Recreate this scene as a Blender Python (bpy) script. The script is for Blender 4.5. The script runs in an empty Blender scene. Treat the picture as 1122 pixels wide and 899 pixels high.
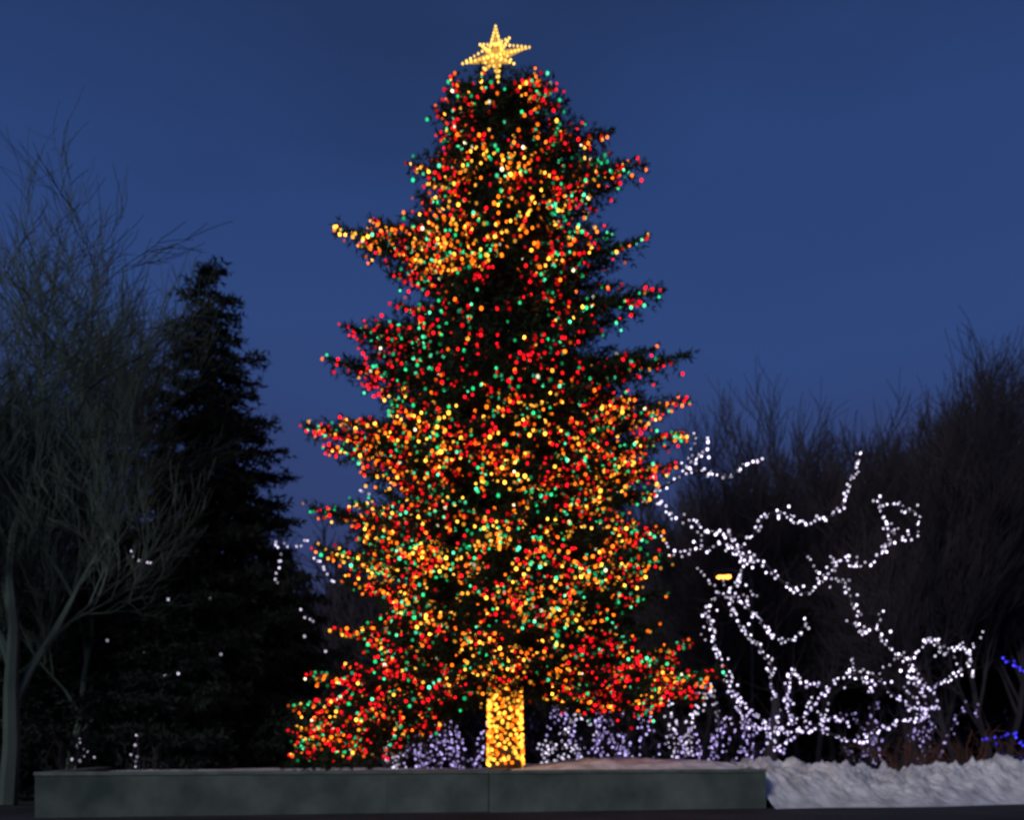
import bpy, math, numpy as np
from mathutils import Vector
F=1100.0; CX=561.0; HY=825.0; CH=1.6
def U(px,py,D): return np.array([(px-CX)/F*D, D, CH+(HY-py)/F*D])
scene=bpy.context.scene
scene.view_settings.view_transform='Standard'; scene.view_settings.look='None'; scene.view_settings.exposure=0; scene.view_settings.gamma=1
col=scene.collection

# ---------------------------------------------------------------- helpers
class MB:
    def __init__(s): s.v=[];s.t=[];s.c=[];s.n=0
    def add(s,v,t,c=None):
        v=np.asarray(v,dtype=np.float64).reshape(-1,3); t=np.asarray(t,dtype=np.int64).reshape(-1,3)
        s.v.append(v); s.t.append(t+s.n); s.n+=len(v)
        if c is not None: s.c.append(c)
    def arrays(s): return np.concatenate(s.v),np.concatenate(s.t)
    def mesh(s,name,mat,smooth=False):
        v,t=s.arrays(); me=bpy.data.meshes.new(name)
        me.vertices.add(len(v)); me.vertices.foreach_set('co',v.astype(np.float32).ravel())
        me.loops.add(t.size); me.loops.foreach_set('vertex_index',t.astype(np.int32).ravel())
        me.polygons.add(len(t)); me.polygons.foreach_set('loop_start',np.arange(0,t.size,3,dtype=np.int32))
        try: me.polygons.foreach_set('loop_total',np.full(len(t),3,dtype=np.int32))
        except Exception: pass
        me.update(calc_edges=True)
        if s.c:
            c=np.concatenate(s.c); a=me.color_attributes.new('Col','FLOAT_COLOR','POINT')
            a.data.foreach_set('color',np.concatenate([c,np.ones((len(c),1))],1).astype(np.float32).ravel())
        me.polygons.foreach_set('use_smooth',np.full(len(t),smooth))
        me.materials.append(mat); me.validate(); return me
def obj(name,me,parent=None,loc=None):
    o=bpy.data.objects.new(name,me); col.objects.link(o)
    if parent: o.parent=parent
    if loc is not None: o.location=loc
    return o
def empty(name,loc=(0,0,0)):
    o=bpy.data.objects.new(name,None); col.objects.link(o); return o
def tube(mb,P,R,n=3):
    P=np.asarray(P,float); k=len(P); T=np.gradient(P,axis=0); T/=np.linalg.norm(T,axis=1)[:,None]+1e-9
    ref=np.array([0,0,1.0]) if abs(T[0][2])<0.8 else np.array([1.0,0,0])
    A=np.cross(T,ref); A/=np.linalg.norm(A,axis=1)[:,None]+1e-9; B=np.cross(T,A)
    a=np.arange(n)*2*math.pi/n; R=np.asarray(R,float)
    V=P[:,None]+R[:,None,None]*(np.cos(a)[None,:,None]*A[:,None]+np.sin(a)[None,:,None]*B[:,None])
    i=np.arange(k-1)[:,None]*n; j=np.arange(n)[None]; j2=(j+1)%n
    a0=(i+j).ravel(); a1=(i+j2).ravel()
    t=np.concatenate([np.stack([a0,a1,a0+n],1),np.stack([a1,a1+n,a0+n],1)])
    mb.add(V.reshape(-1,3),t)
ph=(1+5**.5)/2
IV=np.array([[-1,ph,0],[1,ph,0],[-1,-ph,0],[1,-ph,0],[0,-1,ph],[0,1,ph],[0,-1,-ph],[0,1,-ph],[ph,0,-1],[ph,0,1],[-ph,0,-1],[-ph,0,1]],float)
IV/=np.linalg.norm(IV[0])
IT=np.array([[0,11,5],[0,5,1],[0,1,7],[0,7,10],[0,10,11],[1,5,9],[5,11,4],[11,10,2],[10,7,6],[7,1,8],[3,9,4],[3,4,2],[3,2,6],[3,6,8],[3,8,9],[4,9,5],[2,4,11],[6,2,10],[8,6,7],[9,8,1]])
def bulbs(mb,P,C,r):
    P=np.asarray(P,float); C=np.asarray(C,float); n=len(P); r=np.broadcast_to(r,(n,))
    sc=np.array([1,1,1.15])
    V=P[:,None]+IV[None]*sc*r[:,None,None]
    t=IT[None]+12*np.arange(n)[:,None,None]
    mb.add(V.reshape(-1,3),t.reshape(-1,3),np.repeat(C,12,axis=0))

# ---------------------------------------------------------------- materials
def mat(name,c1,c2,scale=5,rough=.9,detail=6,bump=0,coord='Object',spec=.2,ramp=(.3,.7)):
    m=bpy.data.materials.new(name); m.use_nodes=True; nt=m.node_tree; N=nt.nodes; L=nt.links
    b=N['Principled BSDF']; b.inputs['Roughness'].default_value=rough
    b.inputs['Specular IOR Level'].default_value=spec
    tc=N.new('ShaderNodeTexCoord'); nz=N.new('ShaderNodeTexNoise'); nz.inputs['Scale'].default_value=scale; nz.inputs['Detail'].default_value=detail
    L.new(tc.outputs[coord],nz.inputs['Vector'])
    cr=N.new('ShaderNodeValToRGB'); cr.color_ramp.elements[0].position=ramp[0]; cr.color_ramp.elements[1].position=ramp[1]
    cr.color_ramp.elements[0].color=(*c1,1); cr.color_ramp.elements[1].color=(*c2,1)
    L.new(nz.outputs['Fac'],cr.inputs['Fac']); L.new(cr.outputs['Color'],b.inputs['Base Color'])
    if bump:
        n2=N.new('ShaderNodeTexNoise'); n2.inputs['Scale'].default_value=scale*4; n2.inputs['Detail'].default_value=8
        L.new(tc.outputs[coord],n2.inputs['Vector'])
        bp=N.new('ShaderNodeBump'); bp.inputs['Strength'].default_value=bump; bp.inputs['Distance'].default_value=.05
        L.new(n2.outputs['Fac'],bp.inputs['Height']); L.new(bp.outputs['Normal'],b.inputs['Normal'])
    return m
def emat(name,strength=1.0):
    m=bpy.data.materials.new(name); m.use_nodes=True; nt=m.node_tree; N=nt.nodes; L=nt.links
    N.remove(N['Principled BSDF']); e=N.new('ShaderNodeEmission'); a=N.new('ShaderNodeAttribute'); a.attribute_name='Col'
    L.new(a.outputs['Color'],e.inputs['Color']); e.inputs['Strength'].default_value=strength
    L.new(e.outputs[0],N['Material Output'].inputs['Surface'])
    m.cycles.emission_sampling='NONE'; return m
M_needle=mat('spruce_needles',(.012,.028,.014),(.035,.06,.03),1.2)
M_needle_d=mat('dark_spruce_needles',(.014,.024,.022),(.035,.048,.042),.9)
M_bark=mat('bark',(.05,.035,.025),(.12,.09,.07),6,bump=.5)
M_bark_far=mat('bark_far',(.032,.029,.038),(.062,.055,.068),.6)
M_bark_lamplit=mat('bark_lamplit',(.05,.078,.068),(.11,.15,.125),.35)  # bark colour lightened to carry lamplight from an unseen source
M_bark_orange_lit=mat('bark_orange_lit',(.08,.04,.03),(.16,.075,.05),2)  # orange light on a trunk, put into the bark colour
M_conc=mat('concrete',(.055,.08,.07),(.165,.20,.18),.8,bump=.4,ramp=(.3,.7))
M_cap=mat('concrete_coping',(.10,.13,.115),(.20,.235,.21),2.5,bump=.3)
M_snow=mat('snow',(.5,.5,.53),(.88,.88,.9),1.6,bump=.8,ramp=(.35,.58))
M_asph=mat('asphalt_ground',(.022,.023,.025),(.06,.06,.065),.35,bump=.3)
M_metal=mat('painted_metal',(.03,.03,.03),(.06,.06,.06),8,rough=.5)
M_bulb=emat('coloured_bulbs',1.0)
M_wire=mat('light_wire',(.01,.02,.01),(.02,.03,.02),8,rough=.5)

# ---------------------------------------------------------------- camera, world, sun
cam=bpy.data.cameras.new('camera'); co=bpy.data.objects.new('camera',cam); col.objects.link(co)
co.location=(0,0,CH); co.rotation_euler=(math.pi/2,0,0)
cam.sensor_width=36; cam.lens=36*F/1122; cam.shift_y=(HY-449.5)/1122; cam.clip_end=5000
cam.dof.use_dof=True; cam.dof.focus_distance=9; cam.dof.aperture_fstop=1.0
scene.camera=co
w=bpy.data.worlds.new('World'); scene.world=w; w.use_nodes=True
nt=w.node_tree; N=nt.nodes; L=nt.links; bg=N['Background']
sky=N.new('ShaderNodeTexSky'); sky.sky_type='NISHITA'; sky.sun_disc=False
sky.sun_elevation=math.radians(-4); sky.sun_rotation=math.radians(200)
tc=N.new('ShaderNodeTexCoord'); sp=N.new('ShaderNodeSeparateXYZ'); L.new(tc.outputs['Generated'],sp.inputs[0])
nz=N.new('ShaderNodeTexNoise'); nz.inputs['Scale'].default_value=2.0; nz.inputs['Detail'].default_value=5
mp=N.new('ShaderNodeMapping'); mp.inputs['Scale'].default_value=(1,1,2.8); L.new(tc.outputs['Generated'],mp.inputs[0]); L.new(mp.outputs[0],nz.inputs['Vector'])
ma=N.new('ShaderNodeMath'); ma.operation='MULTIPLY_ADD'; L.new(nz.outputs['Fac'],ma.inputs[0]); ma.inputs[1].default_value=.28; L.new(sp.outputs['Z'],ma.inputs[2])
sb=N.new('ShaderNodeMath'); sb.operation='SUBTRACT'; L.new(ma.outputs[0],sb.inputs[0]); sb.inputs[1].default_value=.14
cr=N.new('ShaderNodeValToRGB'); L.new(sb.outputs[0],cr.inputs['Fac'])
e=cr.color_ramp.elements; e[0].position=0; e[0].color=(.028,.034,.095,1); e[1].position=1; e[1].color=(.010,.022,.07,1)
for p,c in [(.20,(.031,.044,.130)),(.36,(.028,.062,.200)),(.50,(.023,.054,.180)),(.62,(.016,.037,.115))]:
    x=e.new(p); x.color=(*c,1)
mx=N.new('ShaderNodeVectorMath'); mx.operation='SCALE'; L.new(sky.outputs[0],mx.inputs[0]); mx.inputs['Scale'].default_value=.05
ad=N.new('ShaderNodeVectorMath'); ad.operation='ADD'; L.new(mx.outputs[0],ad.inputs[0]); L.new(cr.outputs['Color'],ad.inputs[1])
L.new(ad.outputs[0],bg.inputs['Color']); bg.inputs['Strength'].default_value=1.0
street_fill=bpy.data.lights.new('street_fill','SUN'); street_fill.energy=.9; street_fill.angle=math.radians(15); street_fill.color=(1,.95,.9)  # added warm fill from behind the camera, in place of unseen street lights
so=bpy.data.objects.new('street_fill',street_fill); col.objects.link(so)
so.rotation_euler=Vector((.6,1,-.5)).to_track_quat('-Z','Y').to_euler()

# ---------------------------------------------------------------- conifer
def needles(mb,P,Dr,rng,k,l,wd):
    P=np.repeat(P,k,axis=0); Dr=np.repeat(Dr,k,axis=0); n=len(P)
    r=rng.normal(size=(n,3)); r/=np.linalg.norm(r,axis=1)[:,None]
    d=Dr*.75+r*.75; d[:,2]+=.08; d/=np.linalg.norm(d,axis=1)[:,None]+1e-9
    q=np.cross(d,rng.normal(size=(n,3))); q/=np.linalg.norm(q,axis=1)[:,None]+1e-9
    ln=(l*rng.uniform(.6,1.2,n))[:,None]; w_=(wd*rng.uniform(.7,1.3,n))[:,None]
    V=np.stack([P-q*w_*.6,P+q*w_*.6,P+d*ln*.55+q*w_,P+d*ln],1)
    i=4*np.arange(n)[:,None]
    mb.add(V.reshape(-1,3),np.concatenate([i+np.array([0,1,2]),i+np.array([0,2,3])]))
def conifer_branch(wood,nd,rng,S,T,sag,step=.17,k=5,l=.22,wd=.026,cand=None,spr=1.0,tipw=.22):
    S=np.array(S,float);T=np.array(T,float); ch=T-S; Ln=np.linalg.norm(ch)
    def pt(t): 
        t=np.asarray(t)[...,None]; p=S+ch*t; z=-sag*np.sin(np.pi*np.clip(t,0,1))[...,0]; p=p.copy(); p[...,2]+=z; return p
    ts=np.linspace(0,1,7); tube(wood,pt(ts),np.linspace(.018*Ln+.02,.012,7),4)
    h=np.array([ch[0],ch[1],0]); h/=np.linalg.norm(h)+1e-9; side=np.array([-h[1],h[0],0])
    n=max(5,int(Ln/step)); tt=np.linspace(.1,1,n)
    PP=[];DD=[]
    for t in tt:
        o=pt(np.array([t]))[0]; bd=pt(np.array([min(t+.03,1.03)]))[0]-pt(np.array([t-.03]))[0]; bd/=np.linalg.norm(bd)
        for sd in (-1,1):
            a=rng.uniform(.7,1.15); d=bd*math.cos(a)+side*sd*math.sin(a)+np.array([0,0,rng.uniform(-.6,.3)]); d/=np.linalg.norm(d)
            tl=(tipw+.34*Ln*(1-t)**.7*min(1,t*3.5))*rng.uniform(.6,1.15)*spr; tl=min(tl,1.5)
            m=max(2,int(tl/.14)); s=np.linspace(.05,tl,m)[:,None]
            p=o+d*s; p[:,2]-=.16*(s[:,0]**2)
            PP.append(p); DD.append(np.repeat(d[None],m,0))
    s=pt(np.linspace(.15,1,int(Ln/.1)+2)); PP.append(s); DD.append(np.repeat((ch/Ln)[None],len(s),0))
    P=np.concatenate(PP); Dd=np.concatenate(DD)
    needles(nd,P,Dd,rng,k,l,wd)
    if cand is not None:
        cand.append(P)

# ================= MAIN TREE
rng=np.random.default_rng(7)
TD=30.0; s0=TD/F; AX=548
def axis(py): return AX+ (py-90)/750*8-2
zpy=lambda py: CH+(HY-py)*s0
tree=empty('spruce_tree')
wood=MB(); nd=MB(); cand=[]
ys=np.linspace(843,84,24)
TRX=[84,700,800,843]; TRR=[.03,.42,.46,.49]
tube(wood,[ [ (axis(y)-CX)*s0,TD,zpy(y)] for y in ys],np.interp(ys,TRX,TRR),12)
Lt=[(500,92),(494,104),(488,122),(483,150),(455,180),(462,215),(372,252),(398,268),(430,300),(435,335),(381,358),(364,394),(412,422),(338,467),(365,490),(408,520),(343,556),(350,600),(382,640),(372,690),(345,740),(328,775),(320,800),(316,838)]
Rt=[(590,88),(605,96),(618,112),(666,143),(630,165),(702,180),(672,205),(640,235),(704,262),(662,290),(724,318),(680,350),(754,388),(685,415),(748,440),(744,475),(735,510),(712,540),(722,580),(730,610),(725,650),(718,685),(750,705),(787,735),(765,762)]
MINOR={(398,268),(430,300),(435,335),(412,422),(365,490),(408,520),(462,215),(382,640),(630,165),(672,205),(640,235),(662,290),(680,350),(685,415)}
def addb(tip,lift=None,**k):
    tip=np.array(tip,float); zt=tip[2]; pyt=HY-(zt-CH)/s0; ax=(axis(pyt)-CX)*s0
    R=math.hypot(tip[0]-ax,tip[1]-TD)
    zs=zt+(lift if lift is not None else rng.uniform(-.05,.12)*R)
    zs=min(zs,zpy(88)); zs=max(zs,4.5) 
    S=[ax,TD,zs]; conifer_branch(wood,nd,rng,S,tip,sag=.09*R,cand=cand,**k)
for lst in (Lt,Rt):
    for (x,y) in lst:
        addb(U(x,y,TD+rng.uniform(-.5,.2)),tipw=.24,**({'lift':2.5} if (y>760 and x<400) else {}))
        if 130<y<740 and (x,y) not in MINOR:
            ax=axis(y)
            for f,dy,dd in [(rng.uniform(.84,.93),7,-.5),(rng.uniform(.7,.84),-5,.6),(rng.uniform(.66,.8),14,-1.0)]: addb(U(ax+(x-ax)*f,y+dy,TD+dd),tipw=.24)
Ly=np.array([p[1] for p in Lt]);Lx=np.array([p[0] for p in Lt]);Ry=np.array([p[1] for p in Rt]);Rx=np.array([p[0] for p in Rt])
def rad(py,side):
    if side<0: return (axis(py)-np.interp(py,Ly,Lx))*s0
    return (np.interp(py,Ry,Rx)-axis(py))*s0
ga=2.399963
NB=330
for i in range(NB):
    u=(i+.5)/NB; py=92+ (728-92)*u**.72
    az=i*ga+rng.uniform(-.3,.3); c=math.cos(az); s=math.sin(az)
    rl=rad(py,-1); rr=rad(py,1); av=(rl+rr)/2*.93
    base=(rr if c>0 else rl)*(.74 if 200<py<620 else .82)
    R=(base*c*c+av*s*s)*rng.uniform(.76,1.06)
    tip=np.array([(axis(py)-CX)*s0+R*c,TD+R*s,zpy(py)-.05*R])
    if s<0: 
        D=tip[1]; tip[2]=CH+(tip[2]-CH)*(D/TD)**.55
    addb(tip)
for (x,y,dd,lf) in [(326,825,-.4,2.4),(332,815,-.6,2.4),(345,828,.6,2.8),(350,790,-1.2,2.2),(372,800,-1.8,2.2),(395,785,-2.4,2),(365,770,1,1.8),(420,770,-2.8,1.7),(450,768,-3.2,1.5),(480,755,-3.4,1.3),(505,738,-3.4,1.2),(600,742,-3.2,1.2),(628,762,-3,1.4),(655,775,-2.6,1.5),(690,768,-2.2,1.4),(720,760,-1.8,1.2),(750,757,-1,1),(760,745,.8,1),(700,760,2,1),(640,765,3,1),(480,770,3,1.4),(410,780,2.4,1.8),(385,815,.5,2.6)]:
    addb(U(x,y,TD+dd),lift=lf,spr=.8)
for i in range(26):
    a=i*ga; y=98+i*2.0; r=.75+.03*i; addb([(axis(y)-CX)*s0+r*math.cos(a)*1.25,TD+r*math.sin(a),zpy(y)+.25*r+.05],lift=-.4*r,tipw=.3)
obj('trunk_and_limbs',wood.mesh('trunk',M_bark,True),tree)
obj('needles',nd.mesh('needles',M_needle),tree)

P=np.concatenate(cand); P=P[P[:,2]>1.4]
py=HY-(P[:,2]-CH)/s0; ax=(axis(py)-CX)*s0
rx=P[:,0]-ax; ry=P[:,1]-TD; R=np.hypot(rx,ry)
pxx=CX+P[:,0]/P[:,1]*F
yp=HY-(P[:,2]-CH)/P[:,1]*F
Rm=np.where(rx<0,[rad(a,-1) for a in py],[rad(a,1) for a in py])
rel=np.clip(R/np.maximum(Rm,.3),0,1.2)
dens=np.interp(yp,[80,140,200,280,320,360,410,440,500,540,600,700,760,840],[1.2,1.3,1.5,1.3,.75,.55,.6,1.0,1.1,1.2,1.25,1.2,1.4,1.5])
dens*=np.where((pxx>615)&(yp<430),.42,1)*np.where((pxx>640)&(yp>640)&(yp<700),.3,1)*np.where((pxx<440)&(yp>640)&(yp<700),.5,1)
dens*=np.where((pxx>470)&(pxx<600)&(yp>170)&(yp<300),1.4,1)
ns=np.sin(P[:,0]*1.9+P[:,2]*1.3)*np.sin(P[:,2]*2.3-P[:,1]*1.1)+.7*np.sin(P[:,0]*4.1-P[:,2]*3.1+1)
dens*=np.clip(.75+.6*ns,.08,1.7)*np.clip((rel-.25)*1.9,.02,1.1)*np.where(ry>1.2,.35,1)
prob=dens/dens.sum(); idx=rng.choice(len(P),size=15000,replace=False,p=prob)
seen=set(); keep=[]
for i in idx:
    o=np.array([rx[i],ry[i],0]); o/=np.linalg.norm(o)+1e-6
    q=P[i]+o*.12+np.array([0,0,rng.uniform(-.12,.12)])
    key=tuple(np.round(q/.125).astype(int))
    if key in seen: continue
    seen.add(key); keep.append((i,q))
RED=np.array([2.2,.012,.03]); ORG=np.array([3.0,.42,.02]); YEL=np.array([3.6,1.5,.14]); GRN=np.array([.03,.95,.3]); TEAL=np.array([.15,1.6,.75]); WHT=np.array([2.2,1.9,1.2])
pal=[RED,ORG,YEL,GRN,TEAL,WHT]
def mix(x,y):
    if y<165: return [.46,.20,.12,.13,.07,.02]
    if y<300:
        if x>600: return [.46,.15,.1,.17,.09,.02]
        return [.30,.27,.28,.08,.05,.02]
    if y<432: return [.62,.07,.04,.17,.09,.01]
    if y<530: return [.38,.26,.18,.11,.06,.01]
    if y<700: return [.28,.22,.26,.15,.09,.01]
    if x<380: return [.38,.19,.15,.18,.09,.01]
    if 500<x<610: return [.26,.24,.36,.08,.05,0]
    return [.60,.12,.09,.12,.06,.01]
C=[];Q=[]
patch=lambda q: math.sin(q[0]*1.3+q[2]*.9+q[1]*.7)*math.sin(q[2]*1.6-q[0]*.5)
for i,q in keep:
    m=np.array(mix(pxx[i],yp[i])); g=patch(q)
    m[0]*=1-.6*g; m[2]*=1+.7*g; m[1]*=1+.3*g; m=np.clip(m,0,9); m/=m.sum()
    C.append(pal[rng.choice(6,p=m)]*rng.choice([.2,.5,1.0,1.5],p=[.22,.3,.33,.15])); Q.append(q)
lm=MB(); bulbs(lm,Q,C,rng.uniform(.034,.056,len(Q)))
tq=[];tcx=[]
n=720
for i in range(n):
    u=i/n; z=1.2+u*3.9; a=u*2*math.pi*21; py_=HY-(z-CH)/s0
    r=np.interp(py_,TRX,TRR)+.05
    a+=rng.uniform(-.14,.14)
    tq.append([(axis(py_)-CX)*s0+r*math.cos(a),TD+r*math.sin(a),z+rng.uniform(-.09,.09)])
    tcx.append((YEL if rng.random()<.8 else ORG)*rng.uniform(.25,1.2))
bulbs(lm,tq,tcx,.052)
obj('string_light_bulbs',lm.mesh('bulbs',M_bulb,True),tree)
wr=MB(); z=np.linspace(1.2,5.1,500); a=(z-1.2)/3.9*42*math.pi
pyw=HY-(z-CH)/s0; r=np.interp(pyw,TRX,TRR)+.02
tube(wr,np.stack([(axis(pyw)-CX)*s0+r*np.cos(a),TD+r*np.sin(a),z],1),np.full(500,.012),3)
obj('light_cable',wr.mesh('cable',M_wire),tree)

# star topper
SD=TD-1.0
star=empty('star_topper')
cpx=(543,62); tips=[(543,29),(558,42),(580,52),(563,70),(546,90),(528,81),(507,70),(526,49)]
sm=MB(); c0=U(*cpx,SD)
for fb in (-1,1):
    ring=[]
    for i,tp in enumerate(tips):
        a=np.array(tp,float); b=np.array(tips[(i+1)%8],float); mid=((a+b)/2-np.array(cpx)); mid=np.array(cpx)+mid/np.linalg.norm(mid)*9
        ring+= [U(*a,SD),U(*mid,SD)]
    V=np.array(ring+[c0+np.array([0,fb*.28,0])]); 
    T=[[j,(j+1)%16,16] for j in range(16)]
    sm.add(V,T,np.tile([.85,.42,.07],(17,1)))
q=[];cc=[]
for tp in tips:
    tp3=U(*tp,SD); ln=np.linalg.norm(tp3-c0); k=int(ln/.11)
    for off in (-1,1):
        pr=np.cross((tp3-c0)/ln,[0,1,0])
        for j in range(k+1):
            u=j/k; ww=.17*(1-u)*off
            q.append(c0+(tp3-c0)*u+pr*ww+np.array([0,-.28*(1-u)-.02,0])); cc.append(np.array([2.3,1.35,.25])*rng.uniform(.6,1.3))
sb2=MB(); bulbs(sb2,q,cc,.036)
obj('star_bulbs',sb2.mesh('star_bulbs',M_bulb,True),star)
gm=emat('star_glow_panel',.85); obj('star_body',sm.mesh('star_body',gm),star)
pl=MB(); tube(pl,[[ (axis(100)-CX)*s0,TD,zpy(105)],c0+np.array([0,.5,-.6]),c0+np.array([0,.12,-.1])],[.03,.03,.03],6); obj('star_mast',pl.mesh('mast',M_metal),star)

# ---------------------------------------------------------------- dark spruces
def dark_spruce(name,px,pytop,D,halfw_px,seed,nb=150,pw=.85,step=.22):
    r_=np.random.default_rng(seed); zt=U(px,pytop,D)[2]; x0=(px-CX)/F*D; Rb=halfw_px/F*D
    wd=MB();nn=MB()
    tube(wd,[[x0,D,0],[x0,D,zt*.5],[x0,D,zt-.2]],[.3,.18,.02],8)
    for i in range(nb):
        u=((i+.5)/nb)**.8; z=zt-.3-(zt-1.2)*u; az=i*ga+r_.uniform(-.4,.4)
        R=(.35+Rb*u**pw)*r_.choice([.72,.9,1,1.12,1.35])*r_.uniform(.85,1.1)
        T=[x0+R*math.cos(az),D+R*math.sin(az),z-.18*R+r_.uniform(-.2,.2)]
        conifer_branch(wd,nn,r_,[x0,D,z],T,sag=.1*R,step=step,k=4,l=.28,wd=.045,spr=1.1,tipw=.35)
    for i in range(8):
        a=i*ga; conifer_branch(wd,nn,r_,[x0,D,zt-.6+.05*i],[x0+.25*math.cos(a),D+.25*math.sin(a),zt-.1-.1*i],0,k=4,l=.2,wd=.03)
    e_=empty(name); obj('trunk_and_limbs',wd.mesh('t',M_bark),e_); obj('needles',nn.mesh('n',M_needle_d),e_)
dark_spruce('dark_spruce_tree',228,286,38,125,1,220,.68)
dark_spruce('dark_spruce_tree',105,560,36,95,2,110)
dark_spruce('dark_spruce_tree',300,600,41,90,3,100)
dark_spruce('dark_spruce_tree',20,640,35,80,4,90)
dark_spruce('dark_spruce_tree',175,620,35,80,5,90)

# ---------------------------------------------------------------- bare trees
def grow(mb,r_,p,d,L_,r,dep,nch,ang,up,minr,ratio):
    k=4 if dep>1 else 3
    P=[p]; dd=d.copy()
    for i in range(k):
        dd=dd+r_.normal(size=3)*.13; dd[2]+=up; dd/=np.linalg.norm(dd); P.append(P[-1]+dd*L_/k)
    P=np.array(P); r2=max(r*.45,minr*.7); tube(mb,P,np.linspace(max(r,minr),r2,k+1),6 if r>.08 else 3)
    if dep==0: return
    n=nch+(1 if r_.random()<.5 else 0)
    for j in range(n):
        t=(j+1)/n if j<n-1 else 1.0; t=.25+.75*t*r_.uniform(.85,1) if j<n-1 else 1
        q=t*k; i0=min(int(q),k-1); b=P[i0]+(P[i0+1]-P[i0])*(q-i0)
        a=ang*r_.uniform(.6,1.3)*(.45 if j==n-1 else 1)
        v=r_.normal(size=3); v-=dd*v.dot(dd); v/=np.linalg.norm(v)
        base=P[i0+1]-P[i0]; base/=np.linalg.norm(base)
        nd_=base*math.cos(a)+v*math.sin(a)
        grow(mb,r_,b,nd_,L_*ratio*r_.uniform(.8,1.15)*(1.1 if j==n-1 else 1),r*.5,dep-1,nch,ang,up,minr,ratio)
def bare(seed,H,dep=5,nch=4,ang=.55,up=.1,minr=.012,ratio=.66,r0=.22):
    mb=MB(); r_=np.random.default_rng(seed)
    grow(mb,r_,np.zeros(3),np.array([0.,0,1]),H*.36,r0,dep,nch,ang,up,minr,ratio)
    v,t=mb.arrays(); v*= H/v[:,2].max(); m2=MB(); m2.add(v,t); return m2
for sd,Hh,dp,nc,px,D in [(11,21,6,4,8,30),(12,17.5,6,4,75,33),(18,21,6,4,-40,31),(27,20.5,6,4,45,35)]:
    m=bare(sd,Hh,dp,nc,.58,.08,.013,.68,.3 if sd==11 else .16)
    o=obj('bare_willow_tree',m.mesh('willow',M_bark_lamplit)); o.location=((px-CX)/F*D,D,0)
var=[bare(21,20,5,5,.45,.12,.015,.66,.2),bare(22,20,5,5,.52,.09,.015,.66,.2),bare(23,20,5,5,.48,.1,.015,.66,.2)]
vm=[v.mesh('bare_tree_mesh',M_bark_far) for v in var]
r_=np.random.default_rng(5)
for i,(px,pyt,D) in enumerate([(985,345,50),(1062,345,52),(1030,385,48),(935,405,50),(875,420,52),(1110,395,49),(820,460,53),(960,410,56),(1000,430,46),(770,490,56),(900,470,47),(1135,430,55),(1085,430,47),(1050,470,44),(910,425,54),(1020,360,55),(1090,375,56),(850,450,50),(975,380,53)]):
    o=obj('bare_tree',vm[i%3]); H=U(px,pyt,D)[2]; s=H/20; o.scale=(s,s,s); o.location=((px-CX)/F*D,D,0); o.rotation_euler=(0,0,r_.uniform(0,6.28))
small=[bare(31+i,1.0*14,4,5,.5,.1,.03,.66,.2).arrays() for i in range(3)]
dm=MB()
for i in range(80):
    px=r_.uniform(-150,1300); D=r_.uniform(60,85)
    top=np.interp(px,[-150,250,400,700,800,1300],[560,540,560,520,480,430])+r_.uniform(-15,70)
    v,t=small[i%3]; a=r_.uniform(0,6.28); s=U(px,top,D)[2]/14
    R_=np.array([[math.cos(a),-math.sin(a),0],[math.sin(a),math.cos(a),0],[0,0,1]])
    dm.add((v@R_.T)*np.array([s*1.2,s*1.2,s])+np.array([(px-CX)/F*D,D,0]),t)
n=110000; px=r_.uniform(-250,1400,n); D=r_.uniform(58,75,n); x=(px-CX)/F*D
hmax=8.5+2.5*np.sin(x*.23)+1.8*np.sin(x*.61+1)+np.sin(x*1.7)
z=np.abs(hmax)*r_.random(n)**.9
Pn=np.stack([x,D,z],1); dn=np.tile([0,0,1.0],(n,1)); needles(dm,Pn,dn,r_,1,.9,.10)
obj('distant_trees',dm.mesh('distant_trees',M_bark_far))

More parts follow.
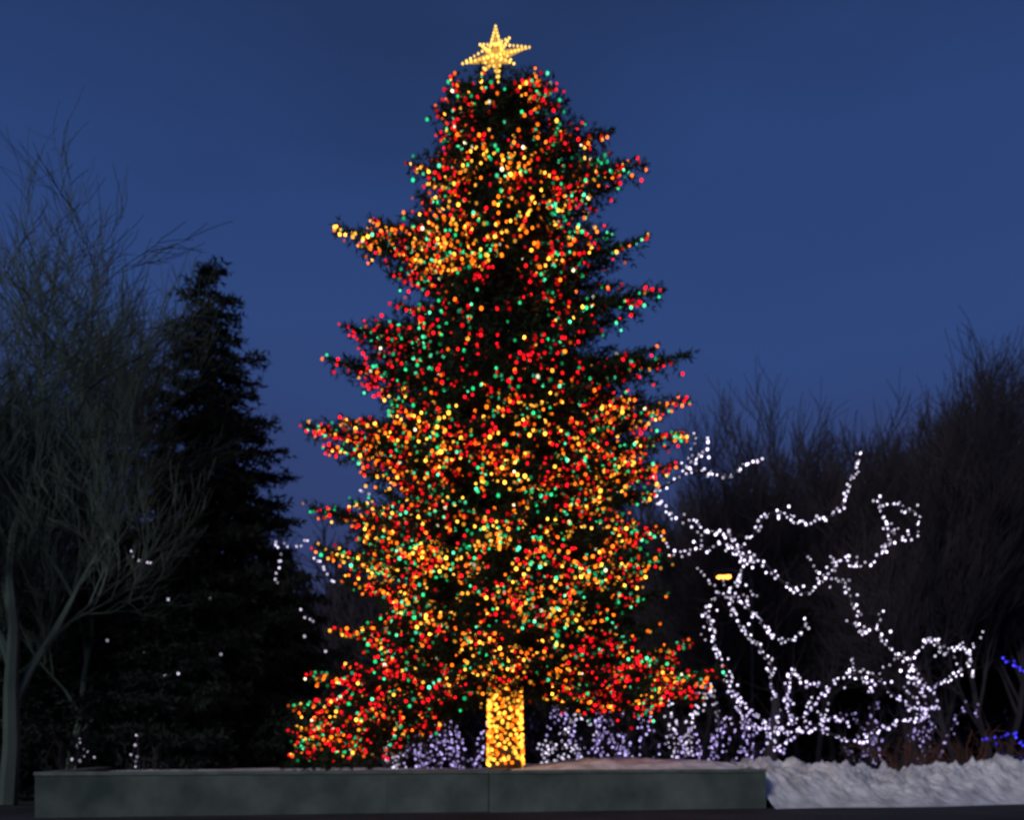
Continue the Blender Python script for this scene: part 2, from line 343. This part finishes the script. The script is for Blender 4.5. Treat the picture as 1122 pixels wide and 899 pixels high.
# ---------------------------------------------------------------- white lit tree
WH=np.array([2.0,1.8,2.4]); VI=np.array([1.2,.95,2.1])
def catmull(P,step):
    P=np.asarray(P,float); out=[]
    Q=np.concatenate([[2*P[0]-P[1]],P,[2*P[-1]-P[-2]]])
    for i in range(1,len(Q)-2):
        n=max(2,int(np.linalg.norm(Q[i+1]-Q[i])/step))
        for t in np.arange(n)/n:
            out.append(.5*((2*Q[i])+(-Q[i-1]+Q[i+1])*t+(2*Q[i-1]-5*Q[i]+4*Q[i+1]-Q[i+2])*t*t+(-Q[i-1]+3*Q[i]-3*Q[i+1]+Q[i+2])*t**3))
    out.append(P[-1]); return np.array(out)
lines=[
[(850,770),(840,720),(815,690),(800,655),(812,625),(800,590),(765,577),(735,562),(712,535)],
[(800,590),(820,607),(850,630),(880,650),(905,632),(925,612),(945,622),(968,606),(972,580),(962,553)],
[(962,553),(985,553),(1008,568),(1002,588),(980,592)],
[(820,590),(832,575),(855,562),(885,575),(915,560),(933,530),(943,494)],
[(740,605),(770,600),(795,598),(815,612),(835,612)],
[(712,545),(735,528),(750,520),(765,500),(778,481)],
[(750,520),(775,517),(800,522),(815,512),(836,503)],
[(905,632),(925,640),(935,668),(944,695),(962,690),(975,712),(998,722),(1017,700),(1032,715),(1056,707),(1066,742)],
[(1056,735),(1035,745),(1012,752),(992,735)],
[(775,678),(783,705),(796,745),(815,785),(840,802),(868,792),(890,778),(905,758),(930,742),(948,745),(955,760)],
[(800,655),(825,672),(850,700),(872,700),(885,678)],
[(868,792),(862,765),(866,738),(885,750),(905,750)],
[(962,690),(963,672)],[(850,770),(852,800),(880,800),(905,790),(930,790)],
[(930,742),(950,735),(985,765),(1010,780),(1030,770)],
[(790,650),(778,662),(776,680)],
[(850,820),(835,790),(810,770),(800,740)],
[(850,820),(890,800),(940,812),(985,792),(1020,788)],
[(998,722),(1000,745),(1020,765)]]
wt=empty('lit_bare_tree'); wd=MB(); lb=MB(); r_=np.random.default_rng(9)
bx=U(848,825,34)
tube(wd,[[bx[0],34,0],[bx[0]-.1,34,1.4],U(850,790,34),U(850,765,34)],[.28,.22,.18,.12],8)
def dep(px,py): return 34+1.3*math.sin(px*.021+py*.013)+.7*math.sin(py*.045)
for ln in lines:
    P=catmull([U(x,y,dep(x,y)) for x,y in ln],.12)
    nn_=len(P); k1=np.interp(np.arange(nn_),np.arange(0,nn_+4,4),r_.normal(size=len(np.arange(0,nn_+4,4)))*.04); k2=np.interp(np.arange(nn_),np.arange(0,nn_+3,3),r_.normal(size=len(np.arange(0,nn_+3,3)))*.05)
    P[:,0]+=k1; P[:,2]+=k2; P+=r_.normal(size=P.shape)*.012
    tube(wd,P,np.linspace(.05,.015,len(P)),5)
    L_=np.concatenate([[0],np.cumsum(np.linalg.norm(np.diff(P,axis=0),axis=1))])
    for rep in range(2):
        ss=np.arange(0,L_[-1],.16+.3*rep); ss=ss+r_.uniform(-.08,.08,len(ss)); B=np.stack([np.interp(ss,L_,P[:,j]) for j in range(3)],1)
        B+=r_.normal(size=B.shape)*(.05+.08*rep)
        c=WH*r_.uniform(.2,1.4,(len(B),1)); low=B[:,2]<4; c[low]=c[low]*.6+VI*.3
        bulbs(lb,B,c,r_.uniform(.03,.052,len(B)))
    for j in range(0,len(P),4):
        d=r_.normal(size=3); d[2]=abs(d[2])*.9+.2; d/=np.linalg.norm(d); l=r_.uniform(.5,1.6)
        q=[P[j],P[j]+d*l*.5+r_.normal(size=3)*.05,P[j]+d*l+np.array([0,0,.1*l])]; tube(wd,q,[.014,.01,.006],3)
        if r_.random()<.16:
            k=int(l/.2); u=np.linspace(.1,.8,k)[:,None] if k else np.zeros((0,1)); BB=q[0]+(q[2]-q[0])*u+r_.normal(size=(k,3))*.04
            if k: bulbs(lb,BB,WH*r_.uniform(.2,.7,(k,1)),.034)
obj('limbs',wd.mesh('limbs',M_bark_far),wt); obj('string_light_bulbs',lb.mesh('wb',M_bulb,True),wt)

def shrub(px,D,h,wdt,seed,colr,nst=9,mt=M_bark_far,lit=.8,nm='lit_shrub',sp=.16,rr=.036):
    r_=np.random.default_rng(seed); e_=empty(nm); wd=MB(); lb=MB(); x0=(px-CX)/F*D; any_=False
    for i in range(nst):
        a=r_.uniform(0,6.28); w_=wdt*r_.uniform(.3,1); hh=h*r_.uniform(.55,1.05)
        c,s=math.cos(a),math.sin(a)
        K=[[x0+.1*c,D+.1*s,0],[x0+.35*w_*c,D+.35*w_*s,hh*.6],[x0+.7*w_*c,D+.7*w_*s,hh],[x0+w_*c,D+w_*s,hh*r_.uniform(.55,.95)]]
        P=catmull(K,.15); P[4:]+=np.cumsum(r_.normal(size=(len(P)-4,3))*.05,axis=0)
        tube(wd,P,np.linspace(.04,.01,len(P)),4)
        for j in range(4,len(P),2):
            d=r_.normal(size=3); d[2]=abs(d[2])+.2; d/=np.linalg.norm(d); l=r_.uniform(.3,.9)
            tube(wd,[P[j],P[j]+d*l*.6,P[j]+d*l],[.01,.008,.004],3)
        if r_.random()<lit:
            L_=np.concatenate([[0],np.cumsum(np.linalg.norm(np.diff(P,axis=0),axis=1))]); ss=np.arange(.6,L_[-1],sp)
            B=np.stack([np.interp(ss,L_,P[:,j]) for j in range(3)],1)+r_.normal(size=(len(ss),3))*.08
            bulbs(lb,B,np.array(colr)*r_.uniform(.15,1.3,(len(B),1)),rr*r_.choice([.8,1,1.25],len(B))); any_=True
    obj('stems',wd.mesh('stems',mt),e_)
    if any_: obj('string_light_bulbs',lb.mesh('sb',M_bulb,True),e_)
PV=VI*.75
for i,(px,D,h,wd_) in enumerate([(425,36,2.6,1.8),(470,36.5,2.9,2),(515,36,2.5,1.8),(600,36,2.8,2),(645,37,3.6,2.2),(695,36,3.1,2),(740,36.5,3.8,1.9),(775,36,3.0,1.6),(830,37,2.8,1.8)]):
    shrub(px,D,h,wd_,100+i,PV if i%3 else WH*.75,rr=.038,sp=.17)
shrub(1015,40,4.2,1.8,140,VI*.5,12,lit=.5)
shrub(950,40,3.4,2.2,141,VI*.4,12,lit=.4)
shrub(1000,36,2.1,2.4,142,WH,18,mt=M_bark_orange_lit,lit=0,nm='orange_lit_standin_shrub')  # added shrubs, reddish stems standing in for an orange-lit trunk
shrub(1060,37,2.3,2.4,143,WH,18,mt=M_bark_orange_lit,lit=0,nm='orange_lit_standin_shrub')
shrub(1112,39,2.3,1.6,144,np.array([.06,.04,1.2]),8,lit=.5,sp=.3)
shrub(75,33,2.2,1.3,145,WH*.4,8,lit=.5,sp=.3)
shrub(165,33,2.0,1.4,146,WH*.4,8,lit=.25,sp=.35)

def strand(name,lines,D,c,sp,r,parentname=None):
    e_=empty(name); wd=MB(); lb=MB(); r_=np.random.default_rng(len(lines)*7+int(D))
    for ln in lines:
        P=catmull([U(x,y,D) for x,y in ln],.12); tube(wd,P,np.full(len(P),.012),3)
        L_=np.concatenate([[0],np.cumsum(np.linalg.norm(np.diff(P,axis=0),axis=1))]); ss=np.arange(0,L_[-1]+.01,sp)
        ss=ss+r_.uniform(-.4,.4,len(ss))*sp
        B=np.stack([np.interp(ss,L_,P[:,j]) for j in range(3)],1)+r_.normal(size=(len(ss),3))*.05
        bulbs(lb,B,np.array(c)*r_.uniform(.2,1.3,(len(B),1)),r)
    obj('cable',wd.mesh('c',M_wire),e_); obj('bulbs',lb.mesh('b',M_bulb,True),e_)
strand('string_lights',[[(143,604),(150,614),(168,619)],[(303,640),(308,612),(304,595),(322,600),(340,588)],[(330,670),(345,682)],[(345,610),(362,632),(372,640)],[(392,538),(405,542),(412,540)]],34,WH*.6,.17,.042)
strand('string_lights',[[(120,590),(130,597)],[(182,657),(252,656)],[(243,720),(165,745)],[(118,700),(160,716)],[(112,772),(70,800),(55,830),(110,836)],[(150,835),(200,842)],[(330,700),(360,720),(365,745)],[(0,790),(30,800)]],34.3,WH*.45,1.25,.05)
strand('string_lights',[[(1100,722),(1112,728),(1126,738),(1140,735)],[(1078,812),(1095,808),(1112,806),(1122,818),(1135,822)]],38,[.12,.1,2.2],.1,.045)

sl=empty('street_lamp'); lp=MB(); D=46; b=U(793,631,D)
tube(lp,[[b[0]+1.3,D,0],[b[0]+1.3,D,b[2]-.3],[b[0]+1.1,D,b[2]+.1],[b[0]+.4,D,b[2]+.16]],[.1,.07,.05,.04],8)
tube(lp,[[b[0]+.5,D,b[2]+.12],[b[0]+.35,D,b[2]+.14],[b[0]-.35,D,b[2]+.12],[b[0]-.45,D,b[2]+.1]],[.05,.2,.2,.05],8)
obj('pole_and_arm',lp.mesh('pole',M_metal,True),sl)
lh=MB(); bulbs(lh,[b,b+[.2,0,0],b-[.2,0,0]],[[5,1.8,.25]]*3,.17); obj('lamp_lens',lh.mesh('lens',M_bulb,True),sl)

# ---------------------------------------------------------------- ground, planter wall, snow
def grid(name,x0,x1,y0,y1,nx,ny,fn,m):
    X,Y=np.meshgrid(np.linspace(x0,x1,nx),np.linspace(y0,y1,ny)); Xw,Yw,Z=fn(X,Y)
    V=np.stack([Xw,Yw,Z],-1).reshape(-1,3); i=(np.arange(ny-1)[:,None]*nx+np.arange(nx-1)[None]).ravel()
    mb=MB(); mb.add(V,np.concatenate([np.stack([i,i+1,i+nx],1),np.stack([i+1,i+nx+1,i+nx],1)]))
    return obj(name,mb.mesh(name,m,True))
from mathutils import noise
def fbm(X,Y,s,o=5): return np.vectorize(lambda a,b: noise.fractal((a*s,b*s,3.3),.9,2.1,o))(X,Y)
grid('ground',-1500,1500,-200,2500,3,3,lambda X,Y:(X,Y,X*0),M_asph)
P0=np.array([-11.6,24.4]);P1=np.array([-.64,27.0]);P2=np.array([7.17,29.0]);P3=np.array([5.4,37.0]);P4=np.array([-14,35.])
WT=1.12
wall=MB(); cap=MB()
def box(mb,a,b,th,z0,z1,inset=0):
    a=np.array(a);b=np.array(b); d=(b-a)/np.linalg.norm(b-a); n=np.array([-d[1],d[0]])
    c=.012
    def ring(off,z): 
        return [[*(a+d*off+n*(off)),z],[*(b-d*off+n*(off)),z],[*(b-d*off+n*(th-off)),z],[*(a+d*off+n*(th-off)),z]]
    V=np.array(ring(0,z0)+ring(0,z1-c)+ring(c,z1)); T=[]
    for l in (0,4):
        for j in range(4):
            k=(j+1)%4; T+=[[l+j,l+k,l+4+k],[l+j,l+4+k,l+4+j]]
    T+=[[8,9,10],[8,10,11]]; mb.add(V,T)
def run(a,b,nn_,fwd=0):
    d=(b-a)/np.linalg.norm(b-a); n=np.array([-d[1],d[0]]); a=a-n*fwd; b=b-n*fwd
    L_=np.linalg.norm(b-a); box(wall,a+n*.03+d*.02,b+n*.03-d*.02,.3,0,WT-.09)
    for i in range(nn_):
        p=a+d*(L_*i/nn_+.003); q=a+d*(L_*(i+1)/nn_-.003); box(wall,p,q,.025,0,WT-.10)
        box(cap,p-n*.03,q-n*.03,.42,WT-.088,WT)
run(P0,P0+(P1-P0)*.76,1); run(P0+(P1-P0)*.76,P1,1,.02); run(P1,P2,2,.35); run(P2,P3,3); run(P4,P0,4)
ws=empty('concrete_wall'); obj('wall_panels',wall.mesh('wall',M_conc),ws); obj('coping',cap.mesh('coping',M_cap),ws)
def bed(u,v):
    X=(P0[0]+.2)*(1-u)+(P2[0]-.2)*u; Yf=24.65+ (29.25-24.65)*u; X=X+v*(-1.9); Y=Yf+v*(36.5-Yf)
    g=np.clip((X+.8)/3.5,0,1); g2=np.clip(v*9,0,1)*np.clip((7.6-v*1.5-X)/1.2,0,1)
    Z=1.02+.03*fbm(X,Y,.8)+g*g2*(.30+.15*fbm(X,Y,1.3)); return X,Y,Z
grid('snow_planter_bed',0,1,0,1,160,70,bed,M_snow)
def bank(X,Y):
    xe=7.3-(Y-29)*.22; Xw=X+np.clip(xe,-9,9)
    edge=27.9+ (Xw-7)*.30+ .25*np.sin(Xw*.9)
    t=np.clip((Y-edge)/2.2,0,1); t=t*t*(3-2*t)
    nse=fbm(Xw,Y,.7,6); lump=np.abs(fbm(Xw,Y,1.8,5)); ch=np.abs(fbm(Xw+20,Y,4.5,3))
    Z=t*(.90+.28*nse+.36*lump+.16*ch+.14*np.sin(Xw*.8+1))*np.clip((40-Y)/6,0,1)-.02*(1-t)
    return Xw,Y,Z
grid('snow_bank',0,26,27,41,380,210,bank,M_snow)
print('done')
